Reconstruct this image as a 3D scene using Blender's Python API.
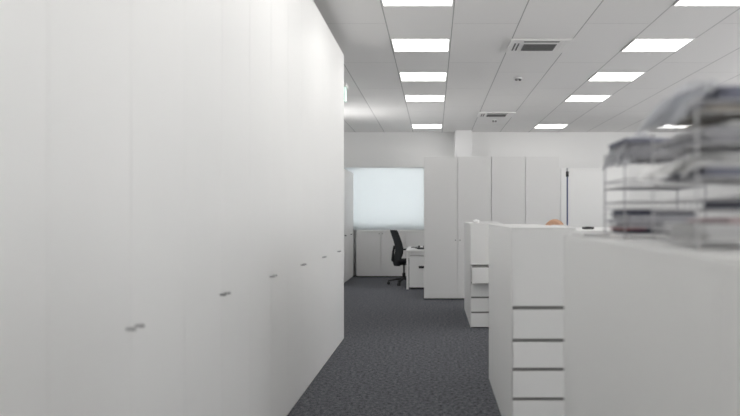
import bpy, bmesh, math, random
from mathutils import Vector, Matrix
random.seed(7)
for o in list(bpy.data.objects): bpy.data.objects.remove(o, do_unlink=True)
S = bpy.context.scene
C = S.collection
PI = math.pi

# ------------------------------------------------------------------ camera
F = 770.0                                   # focal length in pixels of the 740 px frame
cd = bpy.data.cameras.new('camera'); cam = bpy.data.objects.new('camera', cd); C.objects.link(cam)
cam.location = (0, 0, 1.30); cam.rotation_euler = (PI/2, 0, 0)
cd.sensor_width = 36; cd.lens = F*36/740
cd.shift_x = -(434-370)/740; cd.shift_y = (216-208)/740
cd.clip_start = 0.05
cd.dof.use_dof = True; cd.dof.focus_distance = 9.5; cd.dof.aperture_fstop = 1.85
S.camera = cam
# ------------------------------------------------------------------ world, exposure
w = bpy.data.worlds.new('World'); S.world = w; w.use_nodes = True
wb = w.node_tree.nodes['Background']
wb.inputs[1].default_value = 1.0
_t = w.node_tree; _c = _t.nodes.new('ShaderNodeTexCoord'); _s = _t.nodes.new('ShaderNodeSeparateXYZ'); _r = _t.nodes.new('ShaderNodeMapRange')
_r.inputs['From Min'].default_value = -0.06; _r.inputs['From Max'].default_value = 0.02      # brighter lower half added to light the ceiling, hazy sky above
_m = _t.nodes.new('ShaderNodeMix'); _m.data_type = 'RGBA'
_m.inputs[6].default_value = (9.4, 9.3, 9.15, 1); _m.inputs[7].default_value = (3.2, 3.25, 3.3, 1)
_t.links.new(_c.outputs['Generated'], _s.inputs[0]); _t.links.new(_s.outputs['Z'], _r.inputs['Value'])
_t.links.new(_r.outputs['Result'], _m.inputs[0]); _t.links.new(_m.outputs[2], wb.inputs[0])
S.view_settings.view_transform = 'Standard'; S.view_settings.look = 'None'
S.view_settings.gamma = 1; S.view_settings.use_curve_mapping = False
S.view_settings.exposure = 0.17
LAMP = 4.5                                   # ceiling panel radiance
# unseen window openings added to brighten the ceiling and room: (wall, from, to, sill, head); portals guide the sky light through them
ADDED_OPEN_RIGHT = [(3.2, 6.2), (6.8, 10.8), (11.4, 13.4)]
ADDED_OPEN_LEFT = [(13.0, 13.9)]
ADDED_OPEN_FRONT = [(3.8, 6.6)]
SILL, HEAD = 0.9, 2.8
def portal(name, loc, rot, sx, sy):
    d = bpy.data.lights.new(name, 'AREA'); d.shape = 'RECTANGLE'; d.size = sx; d.size_y = sy; d.cycles.is_portal = True
    o = bpy.data.objects.new(name, d); C.objects.link(o); o.location = loc; o.rotation_euler = rot
for a, b in ADDED_OPEN_RIGHT: portal('window_daylight', (8.19, (a+b)/2, (SILL+HEAD)/2), (0, PI/2, 0), HEAD-SILL, b-a)
for a, b in ADDED_OPEN_LEFT: portal('window_daylight', (-2.39, (a+b)/2, (SILL+HEAD)/2), (0, -PI/2, 0), HEAD-SILL, b-a)
for a, b in ADDED_OPEN_FRONT: portal('window_daylight', ((a+b)/2, -3.19, (SILL+HEAD)/2), (PI/2, 0, 0), b-a, HEAD-SILL)
portal('window_daylight', (-1.04, 17.04, 1.68), (-PI/2, 0, 0), 1.8, 1.3)

# ------------------------------------------------------------------ materials
def mat(name, col, rough=0.5, spec=0.5, metal=0.0, bump=0.0, bscale=200.0, var=0.0, vscale=6.0, coat=0.0):
    m = bpy.data.materials.new(name); m.use_nodes = True
    nt = m.node_tree; b = nt.nodes['Principled BSDF']
    b.inputs['Base Color'].default_value = (*col, 1); b.inputs['Roughness'].default_value = rough
    b.inputs['Specular IOR Level'].default_value = spec; b.inputs['Metallic'].default_value = metal
    b.inputs['Coat Weight'].default_value = coat
    tc = nt.nodes.new('ShaderNodeTexCoord')
    if var:
        n = nt.nodes.new('ShaderNodeTexNoise'); n.inputs['Scale'].default_value = vscale; n.inputs['Detail'].default_value = 4
        r = nt.nodes.new('ShaderNodeMapRange'); r.inputs['To Min'].default_value = 1-var; r.inputs['To Max'].default_value = 1+var
        x = nt.nodes.new('ShaderNodeVectorMath'); x.operation = 'SCALE'; x.inputs[0].default_value = col
        nt.links.new(tc.outputs['Object'], n.inputs['Vector']); nt.links.new(n.outputs['Fac'], r.inputs['Value'])
        nt.links.new(r.outputs['Result'], x.inputs['Scale']); nt.links.new(x.outputs['Vector'], b.inputs['Base Color'])
    if bump:
        n = nt.nodes.new('ShaderNodeTexNoise'); n.inputs['Scale'].default_value = bscale
        p = nt.nodes.new('ShaderNodeBump'); p.inputs['Strength'].default_value = bump; p.inputs['Distance'].default_value = 0.002
        nt.links.new(tc.outputs['Object'], n.inputs['Vector']); nt.links.new(n.outputs['Fac'], p.inputs['Height'])
        nt.links.new(p.outputs['Normal'], b.inputs['Normal'])
    return m
M = {}
M['white'] = mat('white_laminate', (0.89, 0.89, 0.88), 0.42, 0.4, var=0.012, vscale=1.5)
M['white_far'] = mat('grey_white_laminate', (0.80, 0.797, 0.79), 0.45, 0.35, var=0.01, vscale=1.5)
M['white_unit'] = mat('white_lacquer', (0.90, 0.90, 0.89), 0.38, 0.4, var=0.01, vscale=2)
M['top'] = mat('white_worktop', (0.88, 0.88, 0.87), 0.3, 0.45)
M['plinth'] = mat('dark_plinth', (0.035, 0.035, 0.04), 0.6)
M['groove'] = mat('dark_grip', (0.24, 0.235, 0.23), 0.6)
M['steel'] = mat('brushed_steel', (0.38, 0.38, 0.38), 0.35, metal=0.85)
M['wall'] = mat('wall_paint', (0.84, 0.84, 0.835), 0.85, 0.2, bump=0.15, bscale=90)
M['column'] = mat('column_paint', (0.86, 0.86, 0.86), 0.85, 0.2)
M['black'] = mat('black_plastic', (0.015, 0.015, 0.017), 0.45)
M['mesh'] = mat('dark_mesh_fabric', (0.035, 0.038, 0.04), 0.85, 0.2, bump=0.6, bscale=300)
M['seatf'] = mat('black_seat_fabric', (0.03, 0.03, 0.033), 0.9, 0.2, bump=0.5, bscale=260)
M['wire'] = mat('grey_wire', (0.42, 0.42, 0.44), 0.4)
M['wire_pale'] = mat('pale_wire', (0.66, 0.66, 0.67), 0.4)
M['paper'] = mat('white_paper', (0.88, 0.88, 0.88), 0.8, 0.15)
M['paper_grey'] = mat('grey_printed_paper', (0.48, 0.48, 0.51), 0.8, 0.15, var=0.35, vscale=22)
M['paper_blue'] = mat('blue_grey_folder', (0.30, 0.31, 0.38), 0.7, 0.2, var=0.2, vscale=14)
M['paper_beige'] = mat('beige_paper', (0.58, 0.54, 0.48), 0.8, 0.15, var=0.15, vscale=14)
M['paper_pink'] = mat('pink_paper', (0.72, 0.60, 0.61), 0.8, 0.15)
M['sleeve'] = mat('clear_sleeve', (0.86, 0.87, 0.89), 0.25, 0.6, var=0.1, vscale=30)
M['folder_dark'] = mat('slate_folder', (0.13, 0.135, 0.18), 0.6, 0.2, var=0.2, vscale=14)
M['red'] = mat('red_print', (0.62, 0.16, 0.15), 0.6, 0.2)
M['navy'] = mat('navy_folder', (0.02, 0.022, 0.055), 0.5)
M['navy_pole'] = mat('navy_metal', (0.05, 0.06, 0.16), 0.4)
M['hair'] = mat('light_brown_hair', (0.60, 0.36, 0.24), 0.6, 0.3, bump=0.6, bscale=120, var=0.2, vscale=40)
M['skin'] = mat('skin', (0.66, 0.40, 0.30), 0.55, 0.35)
M['shirt'] = mat('pale_shirt', (0.55, 0.58, 0.62), 0.85, 0.15)
M['trousers'] = mat('dark_trousers', (0.04, 0.045, 0.06), 0.9, 0.1)
M['casset'] = mat('cassette_plastic', (0.93, 0.92, 0.91), 0.45)
M['slot'] = mat('vent_dark', (0.17, 0.17, 0.17), 0.7)
M['grille'] = mat('vent_grille', (0.27, 0.27, 0.27), 0.6)
_sl = M['sleeve'].node_tree; _o = [n for n in _sl.nodes if n.type == 'OUTPUT_MATERIAL'][0]; _p = _sl.nodes['Principled BSDF']
_x = _sl.nodes.new('ShaderNodeMixShader'); _x.inputs[0].default_value = 0.8; _q = _sl.nodes.new('ShaderNodeBsdfTranslucent'); _q.inputs[0].default_value = (0.95, 0.955, 0.97, 1)
_sl.links.new(_p.outputs[0], _x.inputs[1]); _sl.links.new(_q.outputs[0], _x.inputs[2]); _sl.links.new(_x.outputs[0], _o.inputs[0])
M['frame'] = mat('window_frame_paint', (0.82, 0.83, 0.84), 0.4)

def emis(name, col, s):
    m = bpy.data.materials.new(name); m.use_nodes = True; b = m.node_tree.nodes['Principled BSDF']
    b.inputs['Base Color'].default_value = (*col, 1); b.inputs['Emission Color'].default_value = (*col, 1)
    b.inputs['Emission Strength'].default_value = s; return m
M['lamp'] = emis('lit_diffuser', (1.0, 0.985, 0.96), LAMP)
M['exit_face'] = emis('lit_green_sign', (0.62, 0.82, 0.74), 0.6)
M['exit_mark'] = emis('lit_white_mark', (0.95, 1.0, 0.97), 1.1)
# translucent roller blind lit by the sky behind it
m = bpy.data.materials.new('translucent_blind'); m.use_nodes = True; nt = m.node_tree
for n in list(nt.nodes): nt.nodes.remove(n)
out = nt.nodes.new('ShaderNodeOutputMaterial'); mx = nt.nodes.new('ShaderNodeMixShader'); mx.inputs[0].default_value = 0.5
tr = nt.nodes.new('ShaderNodeBsdfTranslucent'); tr.inputs[0].default_value = (0.60, 0.625, 0.635, 1)
df = nt.nodes.new('ShaderNodeBsdfDiffuse'); df.inputs[0].default_value = (0.82, 0.85, 0.86, 1)
nt.links.new(tr.outputs[0], mx.inputs[1]); nt.links.new(df.outputs[0], mx.inputs[2]); nt.links.new(mx.outputs[0], out.inputs[0])
M['blind'] = m
m = bpy.data.materials.new('window_glass'); m.use_nodes = True; b = m.node_tree.nodes['Principled BSDF']
b.inputs['Transmission Weight'].default_value = 1; b.inputs['Roughness'].default_value = 0; b.inputs['IOR'].default_value = 1.02
M['glass'] = m

# ceiling: long metal planks, dark joints lengthwise, hairline joints across
CZ = 3.13; GX = -0.455; MOD = 0.63
def ceiling_mat():
    m = bpy.data.materials.new('ceiling_planks'); m.use_nodes = True; nt = m.node_tree; b = nt.nodes['Principled BSDF']
    b.inputs['Roughness'].default_value = 0.6; b.inputs['Specular IOR Level'].default_value = 0.25
    g = nt.nodes.new('ShaderNodeNewGeometry'); s = nt.nodes.new('ShaderNodeSeparateXYZ'); nt.links.new(g.outputs['Position'], s.inputs[0])
    def mth(op, a, bb=None, c=None):
        n = nt.nodes.new('ShaderNodeMath'); n.operation = op
        for i, v in enumerate((a, bb, c)):
            if v is None: continue
            if isinstance(v, (int, float)): n.inputs[i].default_value = v
            else: nt.links.new(v, n.inputs[i])
        return n.outputs[0]
    def line(sock, off, period, half):
        u = mth('SUBTRACT', sock, off); u = mth('PINGPONG', u, period/2)      # distance to nearest joint
        return mth('LESS_THAN', u, half)
    lx = line(s.outputs['X'], GX, MOD, 0.0045)
    cell = mth('FLOOR', mth('DIVIDE', mth('SUBTRACT', s.outputs['X'], GX), MOD))
    offs = mth('MULTIPLY', mth('MODULO', mth('ADD', cell, 20), 2), 0.62)
    ly = line(mth('ADD', s.outputs['Y'], offs), 7.94, 1.86, 0.004)
    pl = nt.nodes.new('ShaderNodeTexWhiteNoise'); pl.noise_dimensions = '2D'
    cb = nt.nodes.new('ShaderNodeCombineXYZ'); nt.links.new(cell, cb.inputs[0])
    nt.links.new(mth('FLOOR', mth('DIVIDE', mth('SUBTRACT', mth('ADD', s.outputs['Y'], offs), 7.94), 1.86)), cb.inputs[1])
    nt.links.new(cb.outputs[0], pl.inputs['Vector'])
    tone = mth('MULTIPLY_ADD', pl.outputs['Value'], 0.03, 0.985)
    f = mth('MULTIPLY', tone, mth('SUBTRACT', 1.0, mth('MULTIPLY', lx, 0.55)))
    f = mth('MULTIPLY', f, mth('SUBTRACT', 1.0, mth('MULTIPLY', ly, 0.3)))
    v = nt.nodes.new('ShaderNodeVectorMath'); v.operation = 'SCALE'; v.inputs[0].default_value = (0.93, 0.92, 0.912)
    nt.links.new(f, v.inputs['Scale']); nt.links.new(v.outputs['Vector'], b.inputs['Base Color'])
    return m
M['ceiling'] = ceiling_mat()
def carpet_mat():
    m = bpy.data.materials.new('charcoal_carpet'); m.use_nodes = True; nt = m.node_tree; b = nt.nodes['Principled BSDF']
    b.inputs['Roughness'].default_value = 0.95; b.inputs['Specular IOR Level'].default_value = 0.1
    tc = nt.nodes.new('ShaderNodeTexCoord')
    def noise(sc, det):
        n = nt.nodes.new('ShaderNodeTexNoise'); n.inputs['Scale'].default_value = sc; n.inputs['Detail'].default_value = det
        n.inputs['Roughness'].default_value = 0.7
        nt.links.new(tc.outputs['Object'], n.inputs['Vector']); return n.outputs['Fac']
    a = noise(34, 4); c = noise(170, 2)
    mxx = nt.nodes.new('ShaderNodeMath'); mxx.operation = 'ADD'; nt.links.new(a, mxx.inputs[0]); nt.links.new(c, mxx.inputs[1])
    r = nt.nodes.new('ShaderNodeValToRGB'); e = r.color_ramp.elements
    e[0].position = 0.40; e[0].color = (0.014, 0.016, 0.020, 1); e[1].position = 0.60; e[1].color = (0.225, 0.23, 0.25, 1)
    h = nt.nodes.new('ShaderNodeMath'); h.operation = 'MULTIPLY'; h.inputs[1].default_value = 0.5
    nt.links.new(mxx.outputs[0], h.inputs[0]); nt.links.new(h.outputs[0], r.inputs[0]); nt.links.new(r.outputs[0], b.inputs['Base Color'])
    p = nt.nodes.new('ShaderNodeBump'); p.inputs['Strength'].default_value = 0.5; p.inputs['Distance'].default_value = 0.004
    nt.links.new(c, p.inputs['Height']); nt.links.new(p.outputs['Normal'], b.inputs['Normal'])
    return m
M['carpet'] = carpet_mat()

# ------------------------------------------------------------------ helpers
def bx(bm, x0, x1, y0, y1, z0, z1, bev=0.0, rot=None, about=None):
    vs = [bm.verts.new((x, y, z)) for z in (z0, z1) for y in (y0, y1) for x in (x0, x1)]
    fs = [(0,2,3,1),(4,5,7,6),(0,1,5,4),(2,6,7,3),(0,4,6,2),(1,3,7,5)]
    faces = [bm.faces.new([vs[i] for i in f]) for f in fs]
    if rot is not None:
        c = Vector(about) if about else Vector(((x0+x1)/2, (y0+y1)/2, (z0+z1)/2))
        bmesh.ops.transform(bm, matrix=Matrix.Translation(c) @ rot @ Matrix.Translation(-c), verts=vs)
    if bev > 0:
        es = {e for f in faces for e in f.edges}
        bmesh.ops.bevel(bm, geom=list(es), offset=bev, segments=2, affect='EDGES', profile=0.5)
def tube(bm, pts, r, seg=10, closed=False):
    pts = [Vector(p) for p in pts]; n = len(pts); rings = []
    rr = r if isinstance(r, (list, tuple)) else [r]*n
    up = None
    for i, p in enumerate(pts):
        if closed: t = pts[(i+1) % n]-pts[i-1]
        else: t = pts[min(i+1, n-1)]-pts[max(i-1, 0)]
        t.normalize()
        if up is None:
            up = Vector((0,0,1)) if abs(t.z) < 0.9 else Vector((1,0,0))
        a = t.cross(up).normalized(); b2 = a.cross(t).normalized(); up = b2
        rings.append([bm.verts.new(p + rr[i]*(math.cos(k*2*PI/seg)*a + math.sin(k*2*PI/seg)*b2)) for k in range(seg)])
    for i in range(n if closed else n-1):
        A, B = rings[i], rings[(i+1) % n]
        for k in range(seg): bm.faces.new((A[k], A[(k+1) % seg], B[(k+1) % seg], B[k]))
    if not closed:
        bm.faces.new(list(reversed(rings[0]))); bm.faces.new(rings[-1])
def lathe(bm, prof, cx=0, cy=0, seg=32):
    rings = [[bm.verts.new((cx+r*math.cos(k*2*PI/seg), cy+r*math.sin(k*2*PI/seg), z)) for k in range(seg)] for r, z in prof]
    for A, B in zip(rings, rings[1:]):
        for k in range(seg): bm.faces.new((A[k], A[(k+1) % seg], B[(k+1) % seg], B[k]))
    bm.faces.new(list(reversed(rings[0]))); bm.faces.new(rings[-1])
def obj(name, bm, m, parent=None, smooth=False):
    bmesh.ops.recalc_face_normals(bm, faces=bm.faces)
    me = bpy.data.meshes.new(name); bm.to_mesh(me); bm.free(); me.materials.append(M[m] if isinstance(m, str) else m)
    if smooth:
        for p in me.polygons: p.use_smooth = True
    o = bpy.data.objects.new(name, me); C.objects.link(o)
    if parent: o.parent = parent
    return o
def NB(): return bmesh.new()
def box(name, d, m, parent=None, bev=0.0015):
    bm = NB(); bx(bm, *d, bev=bev); return obj(name, bm, m, parent)
def thing(name, label, cat, loc=(0,0,0), rz=0, group=None):
    o = bpy.data.objects.new(name, None); C.objects.link(o); o.location = loc; o.rotation_euler = (0,0,rz)
    o.empty_display_size = 0.1
    return tag(o, label, cat, group)
def tag(o, label, cat, group=None):
    o['label'] = label; o['category'] = cat
    if group: o['group'] = group
    return o
def struct(o): o['kind'] = 'structure'; return o
def dup(root, loc, rz=0, label=None, group=None):
    def cp(o, par):
        c = o.copy(); C.objects.link(c); c.parent = par
        for ch in list(o.children): cp(ch, c)
        return c
    r = cp(root, None); r.location = loc; r.rotation_euler = (0,0,rz)
    if label: r['label'] = label
    if group: r['group'] = group
    return r

# ------------------------------------------------------------------ the setting
XL, XR, YB, YF = -2.20, 8.0, 16.8, -3.0
struct(box('floor', (XL-0.2, XR+0.2, YF-0.2, YB+0.3, -0.1, 0), 'carpet', bev=0))
struct(box('ceiling', (XL-0.2, XR+0.2, YF-0.2, YB+0.3, CZ, CZ+0.1), 'ceiling', bev=0))
wn = [1]
def wall_with_added_windows(name, axis, p0, p1, lo, hi, opens):
    """a wall p0..p1 thick, running lo..hi, with glazed openings"""
    def put(bm, a, b, z0, z1, q0=p0, q1=p1):
        if axis == 'y': bx(bm, q0, q1, a, b, z0, z1)
        else: bx(bm, a, b, q0, q1, z0, z1)
    bm = NB(); e = lo
    for a, b in opens:
        put(bm, e, a, 0, CZ); put(bm, a, b, 0, SILL); put(bm, a, b, HEAD, CZ); e = b
    put(bm, e, hi, 0, CZ); struct(obj(name, bm, 'wall'))
    mid = (p0+p1)/2
    for a, b in opens:
        wn[0] += 1; bm = NB(); f = 0.05
        put(bm, a, b, SILL, SILL+f, mid-0.03, mid+0.03); put(bm, a, b, HEAD-f, HEAD, mid-0.03, mid+0.03)
        n = 3
        for i in range(n+1):
            c = a+(b-a-f)*i/n; put(bm, c, c+f, SILL+f, HEAD-f, mid-0.03, mid+0.03)
        struct(obj('window_%d' % wn[0], bm, 'frame'))  # added windows out of view, there to let in more daylight
wall_with_added_windows('wall_left', 'y', XL-0.2, XL, YF-0.2, YB+0.3, ADDED_OPEN_LEFT)
wall_with_added_windows('wall_right', 'y', XR, XR+0.2, YF-0.2, YB+0.3, ADDED_OPEN_RIGHT)
wall_with_added_windows('wall_front', 'x', YF-0.2, YF, XL, XR, ADDED_OPEN_FRONT)
WX0, WX1, WZ0, WZ1 = -1.98, -0.10, 1.0, 2.36
bm = NB()
bx(bm, XL, WX0, YB, YB+0.25, 0, CZ); bx(bm, WX1, XR, YB, YB+0.25, 0, CZ)
bx(bm, WX0, WX1, YB, YB+0.25, 0, WZ0); bx(bm, WX0, WX1, YB, YB+0.25, WZ1, CZ)
struct(obj('wall_back', bm, 'wall'))
struct(box('trim_1', (0.45, 0.81, 16.45, YB, 0, CZ), 'column', bev=0.003))      # column in front of the back wall
win = struct(thing('window_1', '', '', (0, 0, 0)))
for k in ('label', 'category'): del win[k]
bm = NB(); fy0, fy1 = YB+0.12, YB+0.18
bx(bm, WX0, WX1, fy0, fy1, WZ0, WZ0+0.06); bx(bm, WX0, WX1, fy0, fy1, WZ1-0.06, WZ1)
bx(bm, WX0, WX0+0.06, fy0, fy1, WZ0+0.06, WZ1-0.06); bx(bm, WX1-0.06, WX1, fy0, fy1, WZ0+0.06, WZ1-0.06)
obj('window_frame', bm, 'frame', win)
box('glass_pane', (WX0+0.06, WX1-0.06, YB+0.145, YB+0.155, WZ0+0.06, WZ1-0.06), 'glass', win, bev=0)
box('window_sill', (WX0, WX1, YB-0.03, YB+0.12, WZ0-0.02, WZ0), 'frame', win)
rb = thing('roller_blind', 'pale translucent roller blind drawn down over the bright window in the far wall', 'blind', ((WX0+WX1)/2, YB+0.02, WZ0+0.004))
hw = (WX1-WX0)/2-0.005
box('blind_fabric', (-hw, hw, 0.0, 0.001, 0, WZ1-WZ0-0.004), 'blind', rb, bev=0)
bm = NB(); tube(bm, [(-hw, 0.028, WZ1-WZ0-0.016), (hw, 0.028, WZ1-WZ0-0.016)], 0.009, 16); obj('roller_tube', bm, 'frame', rb, True)
bm = NB(); tube(bm, [(-hw, 0.012, 0.008), (hw, 0.012, 0.008)], 0.004, 8); obj('bottom_bar', bm, 'frame', rb, True)
struct(box('baseboard_back', (0.82, XR, YB-0.012, YB, 0, 0.07), 'plinth'))

# ------------------------------------------------------------------ ceiling fittings
def ceiling_light(x0, y0, label):
    t = thing('ceiling_light', label, 'ceiling light', (x0+MOD/2, y0+0.305, CZ))
    h = 0.3; f = 0.3085
    bm = NB(); z0, z1 = -0.006, 0.0
    bx(bm, -f, f, -f, -h+.006, z0, z1); bx(bm, -f, f, h-.006, f, z0, z1); bx(bm, -f, -h+.006, -h+.006, h-.006, z0, z1); bx(bm, h-.006, f, -h+.006, h-.006, z0, z1)
    obj('light_frame', bm, 'casset', t)
    bm = NB(); bx(bm, -h+.006, h-.006, -h+.006, h-.006, -0.004, 0.0); obj('diffuser', bm, 'lamp', t)
    return t
row_words = {-5:'behind the camera',-4:'overhead by the camera',-3:'high above the near counter',-2:'just above the picture',-1:'cut by the top edge of the picture',0:'second from the top of its row',1:'third from the top of its row',2:'fourth from the top of its row',4:'farthest of its row, close to the far wall'}
base_l = None
for c, cw in ((0, 'in the left row'), (4, 'in the middle row'), (8, 'in the right row')):
    for k in (-5,-4,-3,-2,-1,0,1,2,4):
        lab = 'lit ceiling panel %s, %s' % (cw, row_words[k])
        loc = (GX+c*MOD+MOD/2, 7.94+1.86*k+0.305, CZ)
        if base_l is None: base_l = ceiling_light(loc[0]-MOD/2, loc[1]-0.305, lab); base_l['group'] = 'square ceiling panels'
        else: dup(base_l, loc, 0, lab)
def cassette(y0, label):
    t = thing('ceiling_air_vent', label, 'air vent', (GX+2*MOD+MOD/2, y0+0.305, CZ), group='ceiling air conditioning cassettes')
    bm = NB(); bx(bm, -0.325, 0.318, -0.305, 0.305, -0.02, 0, bev=0.006); obj('cover_panel', bm, 'casset', t)
    bm = NB(); bx(bm, -0.175, 0.175, -0.14, 0.16, -0.026, -0.0205, bev=0.002); obj('grille_frame', bm, 'grille', t)
    bm = NB()
    for i in range(12):
        y = -0.125+i*0.0245; bx(bm, -0.165, 0.165, y, y+0.008, -0.029, -0.0262)
    obj('grille_slats', bm, 'slot', t)
    for d in ((-0.185, 0.185, -0.268, -0.225), (-0.185, 0.185, 0.225, 0.262)):
        box('air_slot', (*d, -0.023, -0.0203), 'slot' if d[2] < 0 else 'casset', t)
    for x in (-0.275, -0.238): box('air_slot', (x, x+0.017, -0.17, 0.17, -0.023, -0.0203), 'slot', t)
    for x in (0.222, 0.259): box('air_slot', (x, x+0.014, -0.17, 0.17, -0.023, -0.0203), 'casset', t)
    return t
cassette(7.94, 'large nearer square air vent in the ceiling between the left and middle light rows')
cassette(13.52, 'smaller-looking farther air vent in the ceiling near the back wall')
def detector(x, y, label):
    t = thing('smoke_detector', label, 'smoke detector', (x, y, CZ), group='ceiling detectors')
    bm = NB(); lathe(bm, [(0.055, 0), (0.055, -0.008), (0.048, -0.014)], seg=28); obj('base_ring', bm, 'casset', t)
    for s in (-1, 1):
        bm = NB(); lathe(bm, [(0.02, -0.0142), (0.018, -0.034), (0.008, -0.04)], cx=s*0.024, seg=20); obj('sensor_head', bm, 'slot', t, False)
    return t
detector(1.115, 10.2, 'round ceiling detector with two dark heads between the two air vents')
detector(1.15, 14.65, 'tiny ceiling detector just past the farther air vent')
ex = thing('exit_sign', 'hanging pale green lit exit sign seen edge-on beside the tall cabinets', 'exit sign', (-1.235, 10.7, CZ))
box('ceiling_mount', (-0.03, 0.03, -0.15, 0.15, -0.05, -0.001), 'casset', ex)
box('sign_panel', (-0.010, 0.010, -0.075, 0.075, -0.24, -0.0505), 'exit_face', ex)
for s in (-1, 1):
    bm = NB(); X = s*0.0105
    a, b_ = (X, X+s*0.001); a, b_ = min(a, b_), max(a, b_)
    bx(bm, a, b_, 0.0250, 0.0600, -0.22, -0.08)                                             # doorway
    bx(bm, a, b_, -0.0100, 0.0000, -0.17, -0.11); bx(bm, a, b_, -0.0075, 0.0025, -0.105, -0.085) # running figure: trunk, head
    bx(bm, a, b_, -0.0250, -0.0100, -0.15, -0.14); bx(bm, a, b_, 0.0000, 0.0150, -0.135, -0.125)
    bx(bm, a, b_, 0.0000, 0.0060, -0.215, -0.17); bx(bm, a, b_, -0.0250, -0.0075, -0.185, -0.17)
    bx(bm, a, b_, -0.0650, -0.0350, -0.155, -0.14)                                          # arrow
    obj('pictogram', bm, 'exit_mark', ex)

# ------------------------------------------------------------------ door cabinets
def handle(parent, x, z, yf, k=1.0):
    bm = NB(); tube(bm, [(x, yf+0.0005, z), (x, yf-0.012, z), (x, yf-0.022, z), (x, yf-0.028, z)], [0.0045*k, 0.0045*k, 0.0055*k, 0.005*k], 12)
    return obj('handle', bm, 'steel', parent, False)
def cabinet(name, label, cat, wd, dp, ht, hz, m, group, loc, rz=0, gap=0.004, plinth=0.022, worktop=False):
    """front faces local -Y, origin at the left end of the front, on the floor"""
    t = thing(name, label, cat, loc, rz, group)
    top = ht-(0.022 if worktop else 0)
    box('body', (0.001, wd-0.001, 0.022, dp, plinth, top), m, t, 0.002)
    box('plinth', (0.004, wd-0.004, 0.035, dp-0.02, 0, plinth), 'plinth', t, 0)
    if worktop: box('worktop', (0.0, wd, 0.0, dp, top+0.0002, ht), 'top', t, 0.002)
    ztop = top-(0.004 if worktop else 0)
    for k in range(2):
        x0 = k*wd/2+gap/2; x1 = (k+1)*wd/2-gap/2
        d = box('door', (x0, x1, 0.001, 0.0205, plinth+0.004, ztop), m, t, 0.0012)
        handle(d, (wd/2+(0.035 if k else -0.035)), hz, 0.001, 2.0 if m == 'white_far' else 1.0)
    return t
PW = 1.04
names = ['farthest', 'second farthest', 'third from the far end', 'fourth from the far end', 'fifth from the far end', 'with the largest, nearest pair of handles', 'at the left edge of the photo', 'beside the camera', 'behind the camera']
c0 = None
LG = 'tall white cabinets along the left of the aisle'
for i in range(9):
    y = 8.14-PW*(i+1)
    lab = 'very tall white two-door cabinet in the left row, ' + names[i]
    if c0 is None: c0 = cabinet('tall_cabinet', lab, 'cabinet', PW, 0.6, 3.0, 0.950, 'white', LG, (-0.951, y, 0), PI/2, gap=0.0018, plinth=0.004)
    else: dup(c0, (-0.951, y, 0), PI/2, lab)
# tall row across the back
g = 'tall cabinets across the room'
f0 = cabinet('tall_cabinet', 'tall grey-white two-door cabinet standing at the end of the aisle, left of its pair', 'cabinet', 1.052, 0.45, 2.224, 0.925, 'white_far', g, (-0.157, 11.98, 0), gap=0.007, plinth=0.016)
dup(f0, (0.896, 11.98, 0), 0, 'tall grey-white cabinet right of the aisle-end one, behind the drawer counters')
# tall cabinets on the far left wall
g = 'tall cabinets on the far left wall'
f1 = cabinet('tall_cabinet', 'tall cabinet in the far left corner of the room, touching the low back cabinets', 'cabinet', 1.04, 0.45, 2.2, 0.925, 'white_far', g, (-1.71, 15.305, 0), PI/2, gap=0.006)
dup(f1, (-1.71, 14.262, 0), PI/2, 'tall cabinet half hidden behind the aisle cabinets, before the far left corner one')
# low row under the window
g = 'low cabinets under the window'
l0 = cabinet('low_cabinet', 'low grey-white two-door cabinet under the window, left one behind the office chair', 'cabinet', 1.045, 0.43, 0.99, 0.925, 'white_far', g, (-1.65, 16.34, 0), gap=0.006, worktop=True)
dup(l0, (-0.604, 16.34, 0), 0, 'low cabinet under the right end of the window, partly behind the desk')

# partition and slim pole right of the cabinets
ps = thing('partition_panel', 'plain pale freestanding partition panel right of the tall cabinets', 'partition', (2.36, 14.3, 0))
box('panel', (0, 1.25, 0, 0.04, 0.06, 2.14), 'top', ps, 0.003)
box('top_rail', (-0.003, 1.253, -0.006, 0.046, 2.1405, 2.185), 'top', ps, 0.004)
for x in (0.12, 1.08): box('foot', (x, x+0.06, -0.2, 0.24, 0, 0.0598), 'wire', ps, 0.006)
X = (567.3-434)*12.8/F
pl = thing('coat_stand', 'slim dark navy upright pole with a black collar in front of the pale partition', 'pole', (X, 12.8, 0))
bm = NB(); lathe(bm, [(0.15, 0), (0.15, 0.012), (0.03, 0.025)], seg=36); obj('base', bm, 'black', pl)
bm = NB(); tube(bm, [(0,0,0.025), (0,0,1.955)], 0.0125, 14); obj('pole', bm, 'navy_pole', pl, True)
bm = NB(); tube(bm, [(0,0,1.955), (0,0,2.04)], 0.024, 14); obj('collar', bm, 'black', pl, True)
bm = NB(); lathe(bm, [(0.012, 2.04), (0.012, 2.07), (0.018, 2.085), (0.006, 2.1)], seg=14); obj('finial', bm, 'wire', pl, True)

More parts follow.
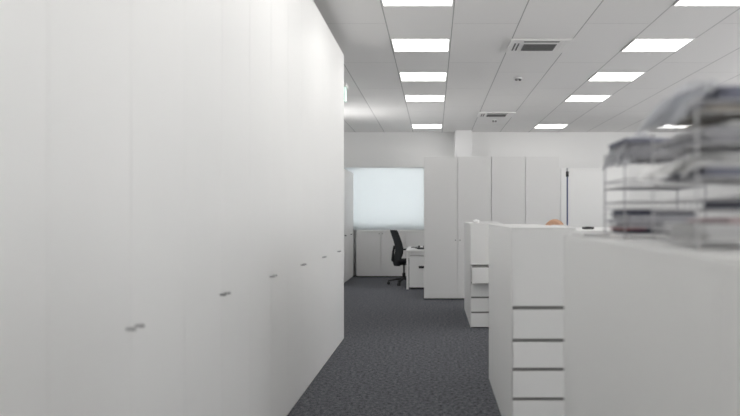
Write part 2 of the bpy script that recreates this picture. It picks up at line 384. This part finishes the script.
# ------------------------------------------------------------------ drawer counters and sideboards along the right of the aisle
AX = 0.44
def drawer_counter(label, y0, y1, x1, ht, zs, pulled=None, dgap=0.019, AX=AX):
    """zs: z of the drawer tops from the upper one down, last one is the bottom"""
    wd = x1-AX; L = y1-y0; t = thing('drawer_counter', label, 'drawer unit', (AX, y0, 0), 0, 'drawer counters beside the aisle')
    box('plinth', (0.02, wd-0.02, 0.03, L-0.03, 0, 0.01), 'plinth', t, 0)
    if pulled is None:
        box('body', (0.0, wd, 0.024, L, 0.01, ht-0.008), 'white_unit', t, 0.002)
    else:                                                      # hollow where the open drawer runs
        za, zb = zs[pulled+1], zs[pulled]
        bm = NB(); bx(bm, 0, wd, 0.024, L, 0.01, za-0.006); bx(bm, 0, wd, 0.024, L, zb-0.004, ht-0.008)
        bx(bm, 0, 0.018, 0.024, L, za-0.006, zb-0.004); bx(bm, wd-0.018, wd, 0.024, L, za-0.006, zb-0.004)
        bx(bm, 0.018, wd-0.018, 0.55, L, za-0.006, zb-0.004); obj('body', bm, 'white_unit', t)
    box('side_panel', (-0.003, 0.0, 0.0, L, 0.004, ht-0.008), 'white_unit', t, 0.001)
    box('worktop', (-0.004, wd+0.001, 0.0, L, ht-0.0078, ht), 'top', t, 0.003)
    box('upper_panel', (0.0, wd, 0.0, 0.0235, zs[0]+0.002, ht-0.0081), 'white_unit', t, 0.0015)
    for i in range(len(zs)-1):
        a, b2 = zs[i+1]+0.001, zs[i]-dgap
        off = -0.20 if pulled == i else 0.0
        d = box('drawer', (0.003, wd-0.002, 0.001+off, 0.023+off, a, b2), 'white_unit', t, 0.0015)
        box('grip_strip', (0.006, wd-0.006, 0.012+off, 0.0235+off, b2+0.0004, zs[i]+0.0008), 'groove', d, 0)
        if off:
            bm = NB(); z0, z1 = a+0.012, b2-0.03
            bx(bm, 0.022, wd-0.022, 0.0234+off, 0.40, z0, z0+0.008); bx(bm, 0.022, 0.034, 0.0234+off, 0.40, z0+0.008, z1)
            bx(bm, wd-0.034, wd-0.022, 0.0234+off, 0.40, z0+0.008, z1); bx(bm, 0.034, wd-0.034, 0.388, 0.40, z0+0.008, z1)
            obj('drawer_box', bm, 'groove', d)
    return t
drawer_counter('white counter beside the aisle with a column of closed drawers facing the camera', 4.34, 6.14, 0.80, 1.235, [0.790, 0.607, 0.443, 0.276, 0.10, 0.012])
drawer_counter('smaller-looking white counter farther down the aisle with its top drawer pulled open', 8.93, 10.75, 0.80, 1.215, [0.733, 0.535, 0.364, 0.19, 0.012], pulled=0, AX=0.427)
def sideboard(label, x0, x1, y0, y1, ht, m='white_unit'):
    wd, L = x1-x0, y1-y0; t = thing('sideboard', label, 'cabinet', (x0, y0, 0), 0, 'white sideboards right of the aisle')
    box('plinth', (0.02, wd-0.03, 0.01, L-0.01, 0, 0.03), 'plinth', t, 0)
    box('body', (0.0, wd-0.022, 0.0005, L-0.0005, 0.03, ht-0.022), m, t, 0.0015)
    box('worktop', (0.0, wd, 0.0, L, ht-0.0218, ht), 'top', t, 0.001)
    for k in range(2):
        d = box('door', (wd-0.0215, wd-0.003, k*L/2+0.002, (k+1)*L/2-0.002, 0.034, ht-0.026), m, t, 0.001)
        bm = NB(); y = L/2+(0.05 if k else -0.05)
        bx(bm, wd+0.018, wd+0.027, y-0.03, y+0.03, 0.945, 0.955, bev=0.002)
        for s in (-1, 1): bx(bm, wd-0.0035, wd+0.0185, y+s*0.02-0.004, y+s*0.02+0.004, 0.946, 0.954)
        obj('handle', bm, 'steel', d)
    return t
sideboard('large blurred white sideboard at the right carrying the wire paper trays', AX, 1.28, 1.20, 2.61, 1.235)
sideboard('white sideboard cut by the right edge, next to the camera', AX, 1.28, -0.187, 1.199, 1.235)
sideboard('white sideboard just behind the nearest drawer counter, carrying a small black device', 0.82, 1.9, 4.5, 5.9, 1.215)

# small things on the counters
def sheets(bm, w2, d2, z0, n, th, jit=0.006, ang=0.05, cx=0, cy=0, droop=0.0):
    z = z0
    for i in range(n):
        a = random.uniform(-ang, ang); dx, dy = random.uniform(-jit, jit), random.uniform(-jit, jit)
        N = 8; rows = []; fx, fy = 1-random.uniform(0, 0.14), 1-random.uniform(0, 0.14)
        for lay in (0, 1):
            r = []
            for iy in (-1, 1):
                for ix in range(N+1):
                    u = -1+2*ix/N; x = u*w2*fx; y = iy*d2*fy
                    zz = z+lay*th*0.96 - droop*max(0, -u-0.3)**2 + 0.0
                    r.append(bm.verts.new((cx+dx+x*math.cos(a)-y*math.sin(a), cy+dy+x*math.sin(a)+y*math.cos(a), zz)))
            rows.append(r)
        L, U = rows; W = N+1
        for ix in range(N):
            bm.faces.new((L[ix], L[W+ix], L[W+ix+1], L[ix+1])); bm.faces.new((U[ix], U[ix+1], U[W+ix+1], U[W+ix]))
            bm.faces.new((L[ix], L[ix+1], U[ix+1], U[ix])); bm.faces.new((L[W+ix], U[W+ix], U[W+ix+1], L[W+ix+1]))
        bm.faces.new((L[0], U[0], U[W], L[W])); bm.faces.new((L[N], L[W+N], U[W+N], U[N]))
        z += th
def stack(name, label, cat, loc, w2, d2, n, th, m, rz=0, jit=0.006, ang=0.05, droop=0, group=None, tilt=None):
    bm = NB(); sheets(bm, w2, d2, 0, n, th, jit, ang, droop=droop)
    o = obj(name, bm, m); o.location = loc; o.rotation_euler = (tilt or 0, 0, rz)
    return tag(o, label, cat, group)
stack('paper_stack', 'thin white paper stack on the far end of the blurred sideboard, left of the trays', 'papers', (0.497, 2.45, 1.2353), 0.045, 0.11, 6, 0.002, 'paper', jit=0.002, ang=0.01)
dv = thing('black_device', 'small flat black device lying on the white sideboard near the trays', 'device', (1.0, 5.0, 1.2152))
box('casing', (-0.03, 0.03, -0.05, 0.05, 0, 0.014), 'black', dv, 0.004)
box('button', (-0.012, 0.012, -0.02, 0.02, 0.0142, 0.0165), 'groove', dv, 0.001)
stack('paper_stack', 'flat white papers lying on the far drawer counter', 'papers', (0.66, 9.5, 1.2152), 0.13, 0.16, 5, 0.003, 'paper', rz=0.1)
cr = thing('crumpled_tissue', 'small crumpled white tissue on the front corner of the far drawer counter', 'tissue', (0.50, 9.1, 1.2152))
bm = NB(); bmesh.ops.create_icosphere(bm, subdivisions=3, radius=0.03)
for v in bm.verts:
    v.co *= 1+random.uniform(-0.16, 0.16); v.co.x *= 1.35; v.co.z = max(v.co.z*0.75+0.02, 0.0)
obj('tissue', bm, 'paper', cr)
box('base_fold', (-0.05, 0.045, -0.03, 0.03, -0.0001, 0.004), 'paper', cr, 0.001)
tag(box('flat_box', (0.80+0.045, 0.80+0.14, 5.35, 5.55, 1.2152, 1.236), 'white_far', bev=0.003), 'low flat pale box on the sideboard below the navy pole', 'box')

# ------------------------------------------------------------------ wire paper trays
def tray_tower(label, x0, x1, y0, y1, z0, levels, htop, wm='wire'):
    t = thing('letter_tray_tower', label, 'letter trays', (x0, y0, z0), 0, 'wire letter tray towers'); w, d = x1-x0, y1-y0
    for x in (0, w):
        for y in (0, d):
            bm = NB(); tube(bm, [(x, y, 0), (x, y, htop)], 0.0026 if wm == 'wire' else 0.0021, 8); obj('post', bm, wm, t, True)
    for z in levels:
        bm = NB(); r = 0.0022
        for dz in (0, 0.022): tube(bm, [(0,0,z+dz), (w,0,z+dz), (w,d,z+dz), (0,d,z+dz)] , r, 6, closed=True)
        for k in range(1, 9): x = w*k/9; tube(bm, [(x,0,z), (x,d,z)], 0.0014, 5)
        for k in range(1, 4): y = d*k/4; tube(bm, [(0,y,z+0.022), (0,y,z), (w,y,z), (w,y,z+0.022)], 0.0014, 5)
        obj('wire_tray', bm, wm, t, True)
    return t
Z0 = 1.2352
# far tower
ax0, ax1, ay0, ay1 = 0.555, 0.79, 2.24, 2.50
LA = [0.012, 0.085, 0.150, 0.235]
tray_tower('wire tray tower farther from the camera, left of the other tower', ax0, ax1, ay0, ay1, Z0, LA, 0.262)
# near tower
bx0, bx1, by0, by1 = 0.512, 0.86, 1.50, 1.80
LB = [0.010, 0.075, 0.140, 0.205, 0.268]
tray_tower('wire tray tower nearest the camera, cut by the right edge of the photo', bx0, bx1, by0, by1, Z0, LB, 0.30, 'wire_pale')
def pile(kind, label, tower, lvl, m, n, th, dx=0, dy=0, rz=0.0, sx=1, sy=1, droop=0, base=0.0, jit=0.007, ang=0.05, cat='papers', tilt=0):
    x0, x1, y0, y1, L = (ax0, ax1, ay0, ay1, LA) if tower == 'A' else (bx0, bx1, by0, by1, LB)
    return stack(kind, label, cat, ((x0+x1)/2+dx, (y0+y1)/2+dy, Z0+L[lvl]+0.0026+base), (x1-x0)*0.46*sx, (y1-y0)*0.46*sy, n, th, m, rz, jit, ang, droop, tilt=tilt)
pile('folder', 'dark navy folder at the bottom of the farther tray tower', 'A', 0, 'navy', 2, 0.005, cat='folder', sx=1.0)
pile('leaflet', 'red leaflet corner sticking out at the bottom left of the farther tray tower', 'A', 0, 'red', 1, 0.002, base=0.0106, dx=-0.085, sx=0.35, sy=1.08, cat='leaflet')
pile('paper_stack', 'grey and blue papers filling the lowest tray of the farther tower', 'A', 0, 'paper_grey', 9, 0.0046, base=0.0130, ang=0.09, jit=0.012)
pile('folder', 'blue-grey folder on the papers in the lowest tray of the farther tower', 'A', 0, 'folder_dark', 3, 0.0045, base=0.0542, cat='folder', dx=-0.005)
pile('paper_stack', 'pale papers in the thin middle tray of the farther tower', 'A', 2, 'paper', 2, 0.002, dx=0.05, sx=0.55, dy=0.01)
pile('paper_stack', 'thick grey printed papers in the top tray of the farther tower', 'A', 3, 'paper_grey', 12, 0.0036, jit=0.008, ang=0.07)
pile('folder', 'blue-grey folder topping the farther tray tower', 'A', 3, 'paper_blue', 3, 0.004, base=0.0434, cat='folder')
pile('paper_stack', 'white and pinkish papers in the lowest tray of the nearer tower', 'B', 0, 'paper', 9, 0.004, sx=0.98, ang=0.03)
pile('paper_stack', 'pink paper lying in the lowest tray of the nearer tower', 'B', 0, 'paper_pink', 4, 0.003, base=0.0365, dx=0.03, sx=0.8, ang=0.03)
pile('folder', 'dark blue-grey folders in the second lowest tray of the nearer tower', 'B', 1, 'folder_dark', 6, 0.0045, dx=0.05, sx=0.78, ang=0.05, cat='folder')
pile('folder', 'blue-grey folder stack in the middle tray of the nearer tower', 'B', 2, 'paper_blue', 5, 0.004, cat='folder', sx=0.98)
pile('paper_stack', 'white papers with lifted corner on the folders in the middle tray of the nearer tower', 'B', 2, 'paper', 4, 0.003, base=0.0204, dx=-0.02, rz=-0.12, sx=0.9)
pile('folder', 'dark grey folders in the second highest tray of the nearer tower', 'B', 3, 'paper_grey', 8, 0.004, cat='folder')
pile('paper_stack', 'white sheets on the dark folders in the second highest tray of the nearer tower', 'B', 3, 'paper', 3, 0.003, base=0.0324, dx=0.02, rz=0.08, sx=0.95)
pile('paper_stack', 'beige and grey papers in the top tray of the nearer tower', 'B', 4, 'paper_beige', 4, 0.003, jit=0.01)
pile('paper_stack', 'grey printed papers above the beige ones on top of the nearer tower', 'B', 4, 'paper_grey', 2, 0.003, base=0.0122, jit=0.01)
pile('folder', 'thick blue-grey folders topping the nearer tray tower', 'B', 4, 'paper_blue', 7, 0.005, base=0.0184, cat='folder', dx=0.03, sx=0.92)
def slump(label, x, y, z, pts, w2, n, spread, m='sleeve'):
    """limp sleeves slumping over a tray edge: pts = (dx, dz) along the slide"""
    bm = NB()
    for i in range(n):
        a = random.uniform(-0.18, 0.18); jx, jy, jz = (random.uniform(-spread, spread) for _ in range(3)); R = []
        for lay in (0, 1):
            for sy in range(19):
                v = -1+sy/9.0
                for k, (px, pz) in enumerate(pts):
                    wz = 0.006*math.sin(4*v+i*1.7+k)+0.006*math.sin(11*v+i*2.9+1.9*k)
                    X_, Y_ = px+jx+wz, v*w2+jy
                    R.append(bm.verts.new((X_*math.cos(a)-Y_*math.sin(a), X_*math.sin(a)+Y_*math.cos(a), pz+jz*0.5+wz+i*0.0035+lay*0.0015)))
        K = len(pts)
        def I(l, q, k): return R[(l*19+q)*K+k]
        for q in range(18):
            for k in range(K-1):
                bm.faces.new((I(0,q,k), I(0,q+1,k), I(0,q+1,k+1), I(0,q,k+1))); bm.faces.new((I(1,q,k), I(1,q,k+1), I(1,q+1,k+1), I(1,q+1,k)))
        for k in range(K-1):
            for q in (0, 18): bm.faces.new((I(0,q,k), I(0,q,k+1), I(1,q,k+1), I(1,q,k)))
        for q in range(18):
            for k in (0, K-1): bm.faces.new((I(0,q,k), I(0,q+1,k), I(1,q+1,k), I(1,q,k)))
    o = obj('plastic_sleeve', bm, m, None, True); o.location = (x, y, z)
    return tag(o, label, 'sleeve')
slump('clear plastic sleeves slumping over the left side of the nearer tower top', bx0, (by0+by1)/2, Z0+LB[4],
      [(-0.040,-0.012), (-0.032,0.004), (-0.020,0.020), (-0.006,0.036), (0.010,0.052), (0.028,0.058), (0.046,0.059)], 0.115, 3, 0.008)
slump('clear plastic sleeves slumping over the left side of the farther tower top', ax0, (ay0+ay1)/2, Z0+LA[3],
      [(0.004,-0.012), (0.008,0.008), (0.014,0.028), (0.028,0.046), (0.05,0.058), (0.08,0.062)], 0.115, 3, 0.006)
slump('pale sheets poking out of the left side of the nearer tower below its top', bx0, (by0+by1)/2, Z0+LB[2]+0.030,
      [(-0.03,-0.018), (-0.012,-0.006), (0.01,0.004), (0.05,0.008), (0.12,0.009)], 0.12, 3, 0.005, 'paper')
# ------------------------------------------------------------------ office chair
def office_chair(label, loc, rz):
    """faces local +X"""
    t = thing('office_chair', label, 'chair', loc, rz, 'black office chairs')
    bm = NB(); pts = []                                                   # mesh backrest: curved sheet with thickness
    prof = [(-0.16, 0.36), (-0.175, 0.42), (-0.165, 0.50), (-0.13, 0.60), (-0.125, 0.70), (-0.155, 0.82), (-0.195, 0.93), (-0.225, 1.01), (-0.235, 1.035)]
    wid = [0.14, 0.19, 0.215, 0.225, 0.225, 0.22, 0.215, 0.20, 0.17]
    NY = 10; grid = []
    for lay in (0, 1):
        G = []
        for (x, z), hw_ in zip(prof, wid):
            G.append([bm.verts.new((x - lay*0.03 + 0.05*(u/5.0)**2, hw_*u/5.0, z)) for u in range(-5, 6)])
        grid.append(G)
    R = len(prof)
    for i in range(R-1):
        for j in range(NY):
            bm.faces.new((grid[0][i][j], grid[0][i][j+1], grid[0][i+1][j+1], grid[0][i+1][j]))
            bm.faces.new((grid[1][i][j], grid[1][i+1][j], grid[1][i+1][j+1], grid[1][i][j+1]))
    for i in range(R-1):
        for j in (0, NY): bm.faces.new((grid[0][i][j], grid[0][i+1][j], grid[1][i+1][j], grid[1][i][j]))
    for i in (0, R-1):
        for j in range(NY): bm.faces.new((grid[0][i][j], grid[0][i][j+1], grid[1][i][j+1], grid[1][i][j]))
    obj('backrest', bm, 'mesh', t, True)
    bm = NB(); tube(bm, [(-0.02,0,0.40), (-0.15,0,0.40), (-0.225,0,0.47), (-0.21,0,0.62), (-0.19,0,0.74)], [0.03,0.03,0.026,0.022,0.016], 10); obj('back_support', bm, 'black', t, True)
    bm = NB(); bx(bm, -0.19, 0.27, -0.235, 0.235, 0.425, 0.485, bev=0.026); obj('seat', bm, 'seatf', t, True)
    bm = NB(); bx(bm, -0.12, 0.12, -0.10, 0.10, 0.375, 0.4245, bev=0.012); obj('mechanism', bm, 'black', t)
    for s in (-1, 1):
        bm = NB(); tube(bm, [(0.0, s*0.12, 0.40), (0.0, s*0.27, 0.42), (-0.01, s*0.285, 0.52), (-0.01, s*0.285, 0.665)], 0.015, 8)
        a = obj('armrest', bm, 'black', t, True)
        bm = NB(); bx(bm, -0.12, 0.05, s*0.285-0.04, s*0.285+0.04, 0.665, 0.693, bev=0.011); obj('arm_pad', bm, 'seatf', a, True)
    bm = NB(); tube(bm, [(0,0,0.09), (0,0,0.22), (0,0,0.2201), (0,0,0.376)], [0.03,0.03,0.016,0.016], 14); obj('gas_column', bm, 'black', t, True)
    for k in range(5):
        a = k*2*PI/5+0.35; dx, dy = math.cos(a), math.sin(a)
        bm = NB(); tube(bm, [(0,0,0.115), (dx*0.12,dy*0.12,0.105), (dx*0.30,dy*0.30,0.072)], [0.028,0.022,0.014], 8); lg = obj('base_leg', bm, 'black', t, True)
        bm = NB(); px_, py_ = -dy, dx
        for s in (-1, 1):
            c = Vector((dx*0.29, dy*0.29, 0.03)) + Vector((px_, py_, 0))*s*0.017
            tube(bm, [c-Vector((px_, py_, 0))*0.009, c+Vector((px_, py_, 0))*0.009], 0.03, 14)
        bx(bm, dx*0.29-0.008, dx*0.29+0.008, dy*0.29-0.008, dy*0.29+0.008, 0.03, 0.07)
        obj('caster', bm, 'black', lg, False)
    return t
ch = office_chair('black mesh-back office chair by the white desk, seen from the side', (-0.57, 14.6, 0), 0.32)

# ------------------------------------------------------------------ desk behind the tall cabinet
def desk(label, x0, x1, y0, y1, zt=0.735):
    w, d = x1-x0, y1-y0; t = thing('desk', label, 'desk', (x0, y0, 0), 0, 'white desks')
    box('tabletop', (0, w, 0, d, zt-0.026, zt), 'top', t, 0.003)
    for y in (0.03, d-0.07):
        for x in (0.01, w-0.05): box('leg', (x, x+0.04, y, y+0.04, 0, zt-0.0265), 'white_unit', t, 0.002)
    bm = NB(); bx(bm, w-0.035, w-0.02, 0.08, d-0.08, 0.3, zt-0.06); obj('modesty_panel', bm, 'white_unit', t)
    return t
desk('white desk at the end of the aisle, mostly hidden behind the tall cabinet', -0.50, 0.30, 13.60, 15.2, 0.70)
pd = thing('drawer_pedestal', 'white pedestal drawer unit under the desk at the end of the aisle', 'drawer unit', (-0.44, 13.63, 0))
box('body', (0, 0.58, 0.02, 0.40, 0.035, 0.585), 'white_unit', pd)
box('plinth', (0.02, 0.56, 0.04, 0.38, 0, 0.035), 'plinth', pd, 0)
d = box('drawer', (0.003, 0.577, 0.0, 0.0195, 0.036, 0.58), 'white_unit', pd)
box('handle', (0.17, 0.31, -0.016, -0.0003, 0.375, 0.415), 'black', d, 0.003)
box('cable_duct', (-0.026, -0.0005, 0.03, 0.10, 0.06, 0.42), 'slot', pd)  # dark strip painting the shade in the gap beside the desk leg
kb = thing('telephone', 'dark desk telephone on the white desk at the end of the aisle', 'telephone', (-0.20, 13.95, 0.7002))
bm = NB(); bx(bm, -0.10, 0.12, -0.09, 0.10, 0, 0.03, bev=0.006); obj('base', bm, 'black', kb)
bm = NB(); tube(bm, [(-0.07,-0.09,0.048), (-0.07,-0.06,0.055), (-0.07,0.06,0.055), (-0.07,0.09,0.048)], [0.018,0.012,0.012,0.018], 10); obj('handset', bm, 'black', kb, True)
bm = NB(); bx(bm, 0.0, 0.10, 0.01, 0.09, 0.0305, 0.05, bev=0.003, rot=Matrix.Rotation(0.25, 4, 'X')); obj('display', bm, 'slot', kb)
kk = thing('keyboard', 'dark keyboard near the left edge of the desk at the end of the aisle', 'keyboard', (-0.36, 14.35, 0.7002))
box('case', (-0.07, 0.07, -0.22, 0.22, 0, 0.016), 'black', kk, 0.003)
bm = NB()
for i in range(5):
    for j in range(15): bx(bm, -0.058+i*0.023, -0.039+i*0.023, -0.205+j*0.0275, -0.182+j*0.0275, 0.0162, 0.021)
obj('keys', bm, 'slot', kk)
stack('paper_stack', 'white papers on the front of the desk beside the telephone', 'papers', (-0.40, 13.80, 0.7002), 0.07, 0.12, 6, 0.004, 'paper', rz=0.1)

# ------------------------------------------------------------------ seated person, only the crown shows above the counters
PX, PY = 1.068, 7.0
desk('white desk hidden behind the near drawer counter, where the person sits', 1.46, 2.26, 6.25, 7.85)
dup(ch, (PX-0.02, PY, 0), 0.0, 'black office chair the person sits on, behind the counters')
pr = thing('person', 'person with light brown hair seated behind the counters, only the crown showing', 'person', (PX, PY, 0))
def skin(name, verts, edges, radii, m, parent, sub=2):
    me = bpy.data.meshes.new(name); me.from_pydata(verts, edges, []); me.materials.append(M[m])
    o = bpy.data.objects.new(name, me); C.objects.link(o); o.parent = parent
    md = o.modifiers.new('skin', 'SKIN'); md.use_smooth_shade = True
    for i, r in enumerate(radii):
        r = r if isinstance(r, tuple) else (r, r)
        me.skin_vertices[0].data[i].radius = r
    me.skin_vertices[0].data[0].use_root = True
    s = o.modifiers.new('sub', 'SUBSURF'); s.levels = sub; s.render_levels = sub
    return o
def bake(o):
    dg = bpy.context.evaluated_depsgraph_get(); me = bpy.data.meshes.new_from_object(o.evaluated_get(dg))
    o.modifiers.clear(); o.data = me
    for p in me.polygons: p.use_smooth = True
V = []; E = []; Rr = []
def jv(p, r, par=None):
    V.append(p); Rr.append(r); i = len(V)-1
    if par is not None: E.append((par, i))
    return i
pel = jv((0, 0, 0.565), 0.125); ab = jv((-0.01, 0, 0.70), 0.115, pel); chs = jv((0.0, 0, 0.86), 0.13, ab); shc = jv((0.0, 0, 0.97), 0.085, chs)
nk = jv((0.01, 0, 1.03), 0.055, shc); jaw = jv((0.025, 0, 1.10), 0.062, nk)
for s in (-1, 1):
    hp = jv((0.02, s*0.095, 0.56), 0.088, pel); kn = jv((0.44, s*0.13, 0.535), 0.06, hp); an = jv((0.44, s*0.13, 0.10), 0.04, kn)
    sh = jv((0.0, s*0.17, 0.955), 0.058, shc); el = jv((0.10, s*0.225, 0.735), 0.042, sh); wr = jv((0.34, s*0.17, 0.77), 0.026, el)
body = skin('body', V, E, Rr, 'shirt', pr); bake(body)
body.data.materials.append(M['skin']); body.data.materials.append(M['trousers'])
for p in body.data.polygons:
    c = p.center
    p.material_index = 1 if c.z > 1.025 else (2 if (c.z < 0.60 and True) else 0)
# head with face
bm = NB(); bmesh.ops.create_uvsphere(bm, u_segments=32, v_segments=24, radius=1)
for v in bm.verts:
    x, y, z = v.co
    fw = 0.098; sd = 0.073*(1-0.22*max(0, -z)); ht_ = 0.117
    q = 1-0.12*max(0, -z)
    nx = x*fw*q; 
    if x > 0.8 and -0.35 < z < 0.1 and abs(y) < 0.22: nx += 0.018*(1-abs(y)/0.22)
    v.co = (0.03+nx, y*sd, 1.145+z*ht_)
obj('head', bm, 'skin', pr, True)
bm = NB()
for s in (-1, 1):
    bmesh.ops.create_uvsphere(bm, u_segments=12, v_segments=8, radius=0.011, matrix=Matrix.Translation((0.117, s*0.031, 1.165)))
obj('eye', bm, 'slot', pr, True)
bm = NB(); tube(bm, [(0.112,-0.022,1.098), (0.119,0,1.096), (0.112,0.022,1.098)], 0.005, 8); obj('mouth', bm, 'paper_pink', pr, True)
for s in (-1, 1):
    bm = NB(); bmesh.ops.create_uvsphere(bm, u_segments=12, v_segments=10, radius=1, matrix=Matrix.Translation((0.015, s*0.074, 1.15)) @ Matrix.Diagonal((0.018, 0.008, 0.03, 1))); obj('ear', bm, 'skin', pr, True)
bm = NB(); bmesh.ops.create_uvsphere(bm, u_segments=40, v_segments=28, radius=1)
kill = [v for v in bm.verts if (v.co.x > 0.35 and v.co.z < 0.52) or v.co.z < -0.55 or (v.co.x > -0.1 and v.co.z < 0.05)]
bmesh.ops.delete(bm, geom=kill, context='VERTS')
for v in bm.verts:
    x, y, z = v.co; k = 1+0.03*math.sin(9*y+4*x)+random.uniform(-0.012, 0.012)
    v.co = (0.027+x*0.104*k, y*0.078*k, 1.145+z*0.124*k)
obj('hair', bm, 'hair', pr, True)
# hands resting on the desk, shoes
for s in (-1, 1):
    VV = [(0.35, s*0.168, 0.768), (0.385, s*0.162, 0.762), (0.425, s*0.156, 0.757)]; EE = [(0,1),(1,2)]; RR = [(0.024,0.018),(0.034,0.014),(0.034,0.012)]
    for k, (o_, l_) in enumerate(((-0.027,0.062),(-0.009,0.072),(0.009,0.068),(0.027,0.052))):
        b0 = len(VV); VV += [(0.437, s*0.156+o_, 0.757), (0.437+l_*0.5, s*0.156+o_*1.1, 0.762), (0.437+l_, s*0.156+o_*1.15, 0.747)]
        EE += [(2,b0),(b0,b0+1),(b0+1,b0+2)]; RR += [0.0095,0.0088,0.0075]
    b0 = len(VV); VV += [(0.39, s*0.125, 0.757), (0.42, s*0.105, 0.752)]; EE += [(1,b0),(b0,b0+1)]; RR += [0.011, 0.009]
    hnd = skin('hand', VV, EE, RR, 'skin', pr, 1); bake(hnd)
    bm = NB(); bx(bm, 0.385, 0.62, s*0.13-0.045, s*0.13+0.045, 0.001, 0.085, bev=0.032); obj('shoe', bm, 'black', pr, True)
